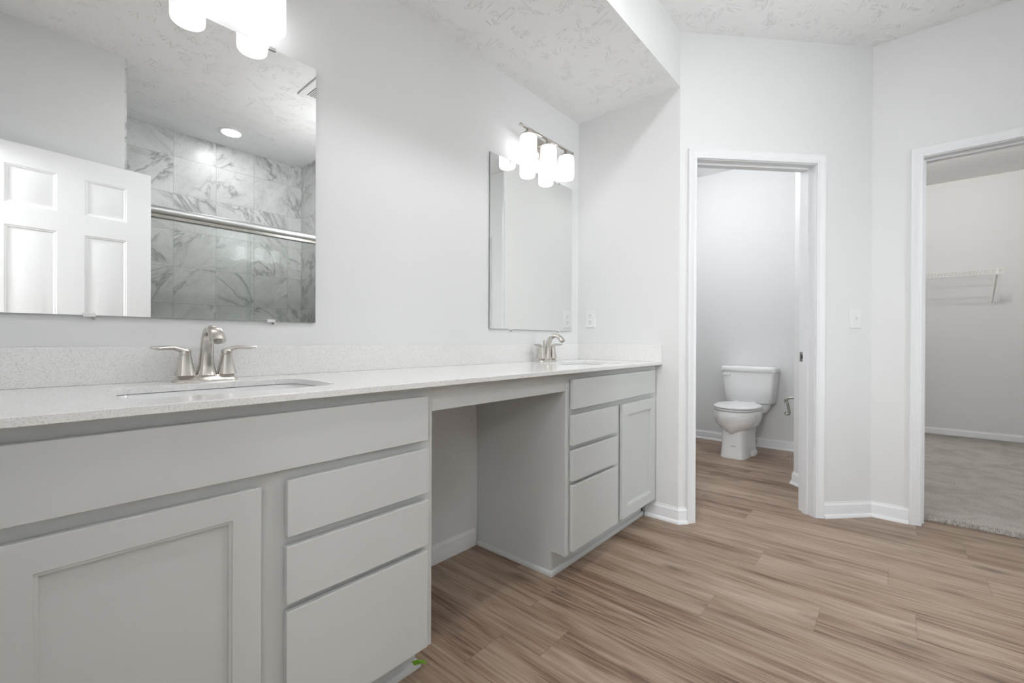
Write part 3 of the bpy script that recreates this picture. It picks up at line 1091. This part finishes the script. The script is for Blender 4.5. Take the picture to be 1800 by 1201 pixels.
mb.lathe([(0.003, -0.0058), (0.003, -0.0070)], (0, 0, 0), 'Y', 12)
mb.build('screw', M['plastic'], ol)
sc = A(0, 0)
s_sw = (0.7844 * DX) + ((-1.397 - P0[1]) * DY)
swp = A(s_sw, 1.1525)
sw = wall_plate('light_switch', 'white toggle light switch plate on the angled wall beside the toilet doorway', 'switch', swp, (DX, DY))
mb = MB()
mb.loft([[(x, -0.0055, z) for x, z in ((-0.005, -0.012), (0.005, -0.012), (0.005, 0.012), (-0.005, 0.012))],
         [(x, -0.0068, z) for x, z in ((-0.005, -0.012), (0.005, -0.012), (0.005, 0.012), (-0.005, 0.012))]])
mb.loft([[(x, -0.006, z) for x, z in ((-0.004, -0.006), (0.004, -0.006), (0.004, 0.006), (-0.004, 0.006))],
         [(x, -0.0175, z) for x, z in ((-0.0034, 0.006), (0.0034, 0.006), (0.0034, 0.011), (-0.0034, 0.011))]])
mb.build('toggle', M['plastic'], sw, bevel=0.0006)
for z in (-0.030, 0.030):
    mb = MB()
    mb.lathe([(0.003, -0.0058), (0.0028, -0.0069)], (0, 0, z), 'Y', 12)
    mb.build('screw', M['plastic'], sw)

# ------------------------------------------------------------------ toilet
TY = -0.530
tl = thing('toilet', 'white two-piece toilet seen through the angled doorway', 'toilet', (2.325 - 0.016, TY, 0), math.pi - 0.045)
mb = MB()
# pedestal: flat fronted column, then bowl
rings = []
for z, fb, ff, b_, n in ((0.0, 0.20, 0.648, 0.108, 5), (0.012, 0.20, 0.650, 0.108, 5), (0.03, 0.205, 0.648, 0.104, 5), (0.10, 0.21, 0.642, 0.098, 5), (0.20, 0.21, 0.638, 0.096, 5),
                         (0.28, 0.20, 0.640, 0.104, 4.5), (0.36, 0.17, 0.650, 0.120, 4)):
    c = (fb + ff) / 2
    rings.append(sup(c, 0, (ff - fb) / 2, b_, n, z, 48))
mb.loft(rings)
rings = []
for z, c, a, ea, b_, n in ((0.208, 0.46, 0.10, 0.185, 0.020, 1.6), (0.228, 0.46, 0.15, 0.205, 0.080, 1.8), (0.255, 0.46, 0.19, 0.224, 0.135, 2.0), (0.29, 0.46, 0.22, 0.238, 0.164, 2.2),
                           (0.33, 0.46, 0.25, 0.248, 0.179, 2.3), (0.365, 0.46, 0.27, 0.252, 0.182, 2.3), (0.40, 0.46, 0.27, 0.252, 0.182, 2.3), (0.412, 0.46, 0.266, 0.248, 0.178, 2.3)):
    rings.append(sup(c, 0, a, b_, n, z, 48, ea))
mb.loft(rings)
# bolt flange at the rear of the foot, and shelf under the tank
mb.loft([sup(0.36, 0, 0.13, 0.125, 3, 0.0, 40), sup(0.36, 0, 0.13, 0.125, 3, 0.02, 40), sup(0.36, 0, 0.12, 0.11, 3, 0.045, 40), sup(0.36, 0, 0.10, 0.09, 3, 0.06, 40)])
mb.loft([sup(0.13, 0, 0.11, 0.15, 4, 0.36, 40), sup(0.13, 0, 0.12, 0.17, 4, 0.40, 40), sup(0.13, 0, 0.12, 0.17, 4, 0.437, 40)])
bowl = mb.build('bowl', M['porcelain'], tl, smooth=50)
for s in (-1, 1):
    mb = MB()
    mb.lathe([(0.016, 0.0), (0.016, 0.010), (0.011, 0.018), (0.003, 0.021)], (0.36, s * 0.108, 0.018), n=18)
    mb.build('bolt_cap', M['plastic'], bowl, smooth=50)
mb = MB()
mb.box(0.0, 0.0006, -0.012, -0.002, -0.006, 0.004)
for i in range(3):
    mb.box(0.0, 0.0006, 0.004 + i * 0.007, 0.009 + i * 0.007, -0.004 + 0.0015 * (i % 2), 0.005)
lm = mb.build('maker_mark', M['grey_ink'], bowl)
lm.location = (0.6432, 0.012, 0.108)
lm['label'] = 'small grey printed mark'
mb = MB()
mb.loft([sup(0.46, 0, 0.205, 0.177, 2.3, 0.4155, 48, 0.252), sup(0.46, 0, 0.210, 0.181, 2.3, 0.418, 48, 0.257), sup(0.46, 0, 0.210, 0.181, 2.3, 0.428, 48, 0.257), sup(0.46, 0, 0.205, 0.177, 2.3, 0.431, 48, 0.252)])
mb.build('seat', M['plastic'], tl, smooth=40)
mb = MB()
mb.loft([sup(0.46, 0, 0.207, 0.178, 2.3, 0.434, 48, 0.254), sup(0.46, 0, 0.212, 0.182, 2.3, 0.438, 48, 0.259), sup(0.46, 0, 0.212, 0.182, 2.3, 0.446, 48, 0.259), sup(0.46, 0, 0.200, 0.170, 2.3, 0.4535, 48, 0.247),
         sup(0.46, 0, 0.15, 0.13, 2.3, 0.4570, 48, 0.19), sup(0.46, 0, 0.05, 0.05, 2.1, 0.4585, 48, 0.07)])
lid = mb.build('seat_lid', M['plastic'], tl, smooth=40)
for s in (-1, 1):
    mb = MB()
    mb.tube([(0.243, s * 0.09, 0.445), (0.243, s * 0.05, 0.445)], 0.012, 14)
    mb.build('hinge', M['plastic'], lid, smooth=40)
mb = MB()
def trect(f0, f1, hw, z, r=0.03):
    return [(p[0], p[1], z) for p in rrect(f0, f1, -hw, hw, r)]
mb.loft([trect(0.012, 0.188, 0.196, 0.440), trect(0.008, 0.196, 0.202, 0.447), trect(0.006, 0.206, 0.219, 0.60), trect(0.005, 0.210, 0.227, 0.728)])
tank = mb.build('tank', M['porcelain'], tl, smooth=50)
mb = MB()
mb.loft([trect(0.002, 0.214, 0.231, 0.7285), trect(0.0, 0.219, 0.235, 0.733), trect(0.0, 0.219, 0.235, 0.768), trect(0.004, 0.213, 0.230, 0.779), trect(0.02, 0.195, 0.217, 0.7835)])
mb.build('tank_lid', M['porcelain'], tl, smooth=50)
mb = MB()
mb.loft([[(f, y, z) for y, z in rrect(-0.212, -0.143, 0.690, 0.708, 0.008)] for f in (0.206, 0.222)])
mb.build('flush_lever', M['plastic'], tank, bevel=0.002)

# toilet paper holder on the inner side wall
tp = thing('toilet_paper_holder', 'nickel hook-shaped toilet paper holder beside the toilet, with no roll', 'paper holder', (1.35, -1.03, 0.60))
mb = MB()
mb.lathe([(0.019, 0.0003), (0.019, 0.003), (0.014, 0.008), (0.008, 0.016)], (0, 0, 0), 'Y', 20)
mb.build('mount', M['nickel_dark'], tp, smooth=40)
mb = MB()
mb.tube(spline([(0, 0.010, 0), (0, 0.030, 0.002), (0, 0.052, -0.003), (0, 0.064, -0.018), (0, 0.063, -0.034)], 6), [0.0085] * 25, 14)
mb.tube([(0, 0.068, -0.010), (0, 0.070, -0.038)], 0.0115, 14)
mb.build('arm', M['nickel_dark'], tp, smooth=40)
mb = MB()
mb.tube(spline([(0, 0.062, -0.030), (0, 0.055, -0.065), (0, 0.049, -0.095), (0, 0.047, -0.116), (0, 0.057, -0.124), (0, 0.070, -0.122), (0, 0.073, -0.108)], 6), 0.0085, 14)
mb.build('roll_bar', M['nickel_dark'], tp, smooth=40)

# ------------------------------------------------------------------ closet wire shelf
XS0, XS1, ZS = 3.896, 4.196, 1.7335
YS0, YS1 = -2.357, -1.16
ws = thing('wire_shelf', 'white ventilated wire shelf on the closet back wall', 'shelf', (XS1, YS0, ZS))
def loc(p):
    return (p[0] - XS1, p[1] - YS0, p[2] - ZS)
mb = MB()
y = YS0 + 0.012
while y < YS1:
    mb.tube([loc((XS1 - 0.004, y, ZS)), loc((XS0 + 0.004, y, ZS)), loc((XS0, y, ZS - 0.003)), loc((XS0, y, ZS - 0.043))], 0.0017, 6)
    y += 0.0254
mb.build('wire_deck', M['wire'], ws)
for nm, x, dz, rr in (('front_rod', XS0, 0.003, 0.0032), ('lip_rod', XS0 - 0.002, -0.045, 0.0032), ('middle_rod', XS0 + 0.14, -0.003, 0.0026), ('back_rod', XS1 - 0.012, -0.003, 0.0026)):
    mb = MB()
    mb.tube([loc((x, YS0, ZS + dz)), loc((x, YS1, ZS + dz))], rr, 10)
    mb.build(nm, M['wire'], ws, smooth=60)
for yy in (YS0, YS0 + 0.165, YS0 + 0.47, YS0 + 0.77, YS1):
    mb = MB()
    mb.box(XS0 - 0.004 - XS1, XS0 + 0.001 - XS1, yy - YS0 - 0.002, yy - YS0 + 0.002, -0.047, 0.005)
    mb.build('lip_joiner', M['wire'], ws)
mb = MB()
mb.poly_prism([loc(p) for p in ((XS0 + 0.002, YS0 + 0.035, ZS - 0.052), (XS0 + 0.002, YS0 + 0.035, ZS - 0.036), (XS1 - 0.003, YS0 + 0.035, 1.436), (XS1 - 0.003, YS0 + 0.035, 1.416))], (0, 0.012, 0))
mb.box(XS0 - 0.006 - XS1, XS0 + 0.010 - XS1, 0.032, 0.052, -0.05, 0.004)
mb.box(-0.004, 0.0035, 0.030, 0.052, 1.405 - ZS, 1.445 - ZS)
mb.build('brace', M['wire'], ws, bevel=0.001)
for yy in (YS0 + 0.15, YS0 + 0.28, YS0 + 0.41, YS0 + 0.54, YS0 + 0.8, YS0 + 1.05):
    mb = MB()
    mb.box(-0.018, 0.0035, yy - YS0 - 0.005, yy - YS0 + 0.005, -0.012, 0.004)
    mb.build('wall_clip', M['plastic'], ws)

# ------------------------------------------------------------------ shower enclosure (seen in the mirror)
sd = thing('shower_door', 'sliding glass shower door with round metal top rail, seen in the big mirror', 'shower door', (-1.25, -2.20, 0))
mb = MB()
mb.tube([(-0.7325, 0, 1.882), (0.7325, 0, 1.882)], 0.034, 28)
rl = mb.build('top_rail', M['alum'], sd, smooth=40)
mb = MB()
mb.box(-0.73, 0.73, -0.026, 0.026, 1.836, 1.855)
mb.build('rail_track', M['nickel_dark'], rl)
mb = MB(); mb.box(-0.728, 0.025, -0.022, -0.016, 0.13, 1.85); mb.build('glass_panel', M['glass'], sd)
mb = MB(); mb.box(-0.008, 0.728, 0.010, 0.016, 0.13, 1.85); mb.build('glass_panel', M['glass'], sd)
mb = MB(); mb.box(-0.732, 0.732, -0.04, 0.04, 0.0, 0.13); mb.build('sill', M['porcelain'], sd, bevel=0.01)

def recessed(name, label, x, y, power, r=0.072, z=ZM):
    t = thing(name, label, 'ceiling light', (x, y, z))
    mb = MB()
    mb.lathe([(r + 0.022, -0.0004), (r + 0.021, -0.004), (r, -0.006), (r - 0.004, -0.002), (r - 0.004, -0.0006)], n=40, cap=False)
    mb.build('trim_ring', M['plastic'], t, smooth=40)
    mb = MB()
    mb.lathe([(r - 0.004, -0.0006), (r - 0.004, -0.0022), (0.001, -0.0024)], n=40)
    mb.build('lens', M['lens'], t)
    ld = bpy.data.lights.new('lamp', 'AREA')
    ld.shape = 'DISK'
    ld.size = 2 * r - 0.01
    ld.energy = power
    ld.color = (0.95, 0.975, 1.0)
    lo = bpy.data.objects.new('lamp', ld)
    COL.objects.link(lo)
    lo.parent = t
    lo.location = (0, 0, -0.010)
    return t
recessed('recessed_light', 'round lit recessed ceiling light over the shower, seen in the big mirror', -1.238, -2.628, P_SHOWER)

recessed('recessed_light', 'added recessed fill light, unseen, in the ceiling in front of the vanity', -1.30, -0.98, P_FILL_VANITY)  # added downlight out of view, brightens counter, back wall and cabinets

ev = thing('exhaust_vent', 'square white ceiling exhaust vent at the right edge of the big mirror', 'vent', (-0.965, -1.445, ZM))
mb = MB()
h_, fr_ = 0.165, 0.045
for q in ((-h_, h_, -h_, -h_ + fr_), (-h_, h_, h_ - fr_, h_), (-h_, -h_ + fr_, -h_ + fr_, h_ - fr_), (h_ - fr_, h_, -h_ + fr_, h_ - fr_)):
    mb.box(q[0], q[1], q[2], q[3], -0.010, -0.0004)
mb.build('frame', M['plastic'], ev, bevel=0.003)
mb = MB()
k = -h_ + fr_ + 0.006
while k < h_ - fr_ - 0.008:
    mb.poly_prism([(k, -h_ + fr_, -0.008), (k + 0.009, -h_ + fr_, -0.0035), (k + 0.0105, -h_ + fr_, -0.005), (k + 0.0015, -h_ + fr_, -0.0095)], (0, 2 * (h_ - fr_), 0))
    k += 0.0125
mb.build('louvres', M['plastic'], ev)
mb = MB()
mb.box(-h_ + fr_, h_ - fr_, -h_ + fr_, h_ - fr_, -0.003, -0.0006)
mb.build('backing', M['cab_dark'], ev)

# ------------------------------------------------------------------ scrap of green tape at the toe kick
mb = MB()
P = [Vector(p) for p in ((-1.6560, -0.4745, 0.0345), (-1.6430, -0.4765, 0.0330), (-1.6255, -0.4700, 0.0205), (-1.6180, -0.4735, 0.0170), (-1.6175, -0.4780, 0.0090), (-1.6260, -0.4770, 0.0165), (-1.6480, -0.4745, 0.0215))]
P = [Vector((-1.634, -0.4755, 0.021)) + (p - Vector((-1.634, -0.4755, 0.021))) * 1.35 + Vector((0, -0.004, 0.003)) for p in P]
mb.poly_prism(P, (0.0006, -0.0009, 0.0003))
gt = mb.build('tape_scrap', M['green'])
tag(gt, 'small torn scrap of green tape stuck at the toe kick corner of the near cabinet', 'tape')

# ------------------------------------------------------------------ ceiling lamps outside the frame
def flush_lamp(name, label, x, y, power, size, drop, z=ZM, col=(0.95, 0.975, 1.0)):
    """ceiling lamp: canopy, stem and a lit globe"""
    t = thing(name, label, 'ceiling light', (x, y, z))
    r = size / 2
    mb = MB()
    mb.lathe([(r * 0.8, -0.0004), (r * 0.8, -0.012), (r * 0.5, -0.022)], n=40)
    mb.build('canopy', M['plastic'], t, smooth=30)
    if drop - r > 0.03:
        MB().tube([(0, 0, -0.02), (0, 0, -drop + r)], 0.008, 12).build('stem', M['nickel'], t, smooth=40)
    ld = bpy.data.lights.new('lamp', 'POINT')
    ld.shadow_soft_size = r
    ld.energy = power
    ld.color = col
    lo = bpy.data.objects.new('lamp', ld)
    COL.objects.link(lo)
    lo.parent = t
    lo.location = (0, 0, -drop)
    return t
flush_lamp('unseen_ceiling_light', 'added globe fill light, unseen, in the middle of the bathroom ceiling', -0.70, -1.72, P_FILL_ROOM, 0.24, 0.62)  # added lamp out of view, general fill for the bathroom
flush_lamp('unseen_ceiling_light', 'round globe ceiling light over the toilet', 1.12, -0.22, P_TOILET, 0.20, 0.20, col=(0.93, 0.965, 1.0))
flush_lamp('unseen_ceiling_light', 'small round ceiling light inside the closet', 2.75, -2.04, P_CLOSET, 0.075, 0.05, col=(1.0, 0.985, 0.96))
flush_lamp('unseen_ceiling_light', 'added globe fill light, unseen, straight beyond the entrance doorway', -3.7, -1.5, P_FILL_BED, 0.4, 0.55)  # added lamp, sends frontal fill through the entrance
flush_lamp('unseen_ceiling_light', 'added globe fill light, unseen, in the far corner beyond the entrance', -3.7, -2.45, P_FILL_BED_LOW, 0.4, 0.9)  # second added lamp, lower fill for cabinet fronts and knee wall
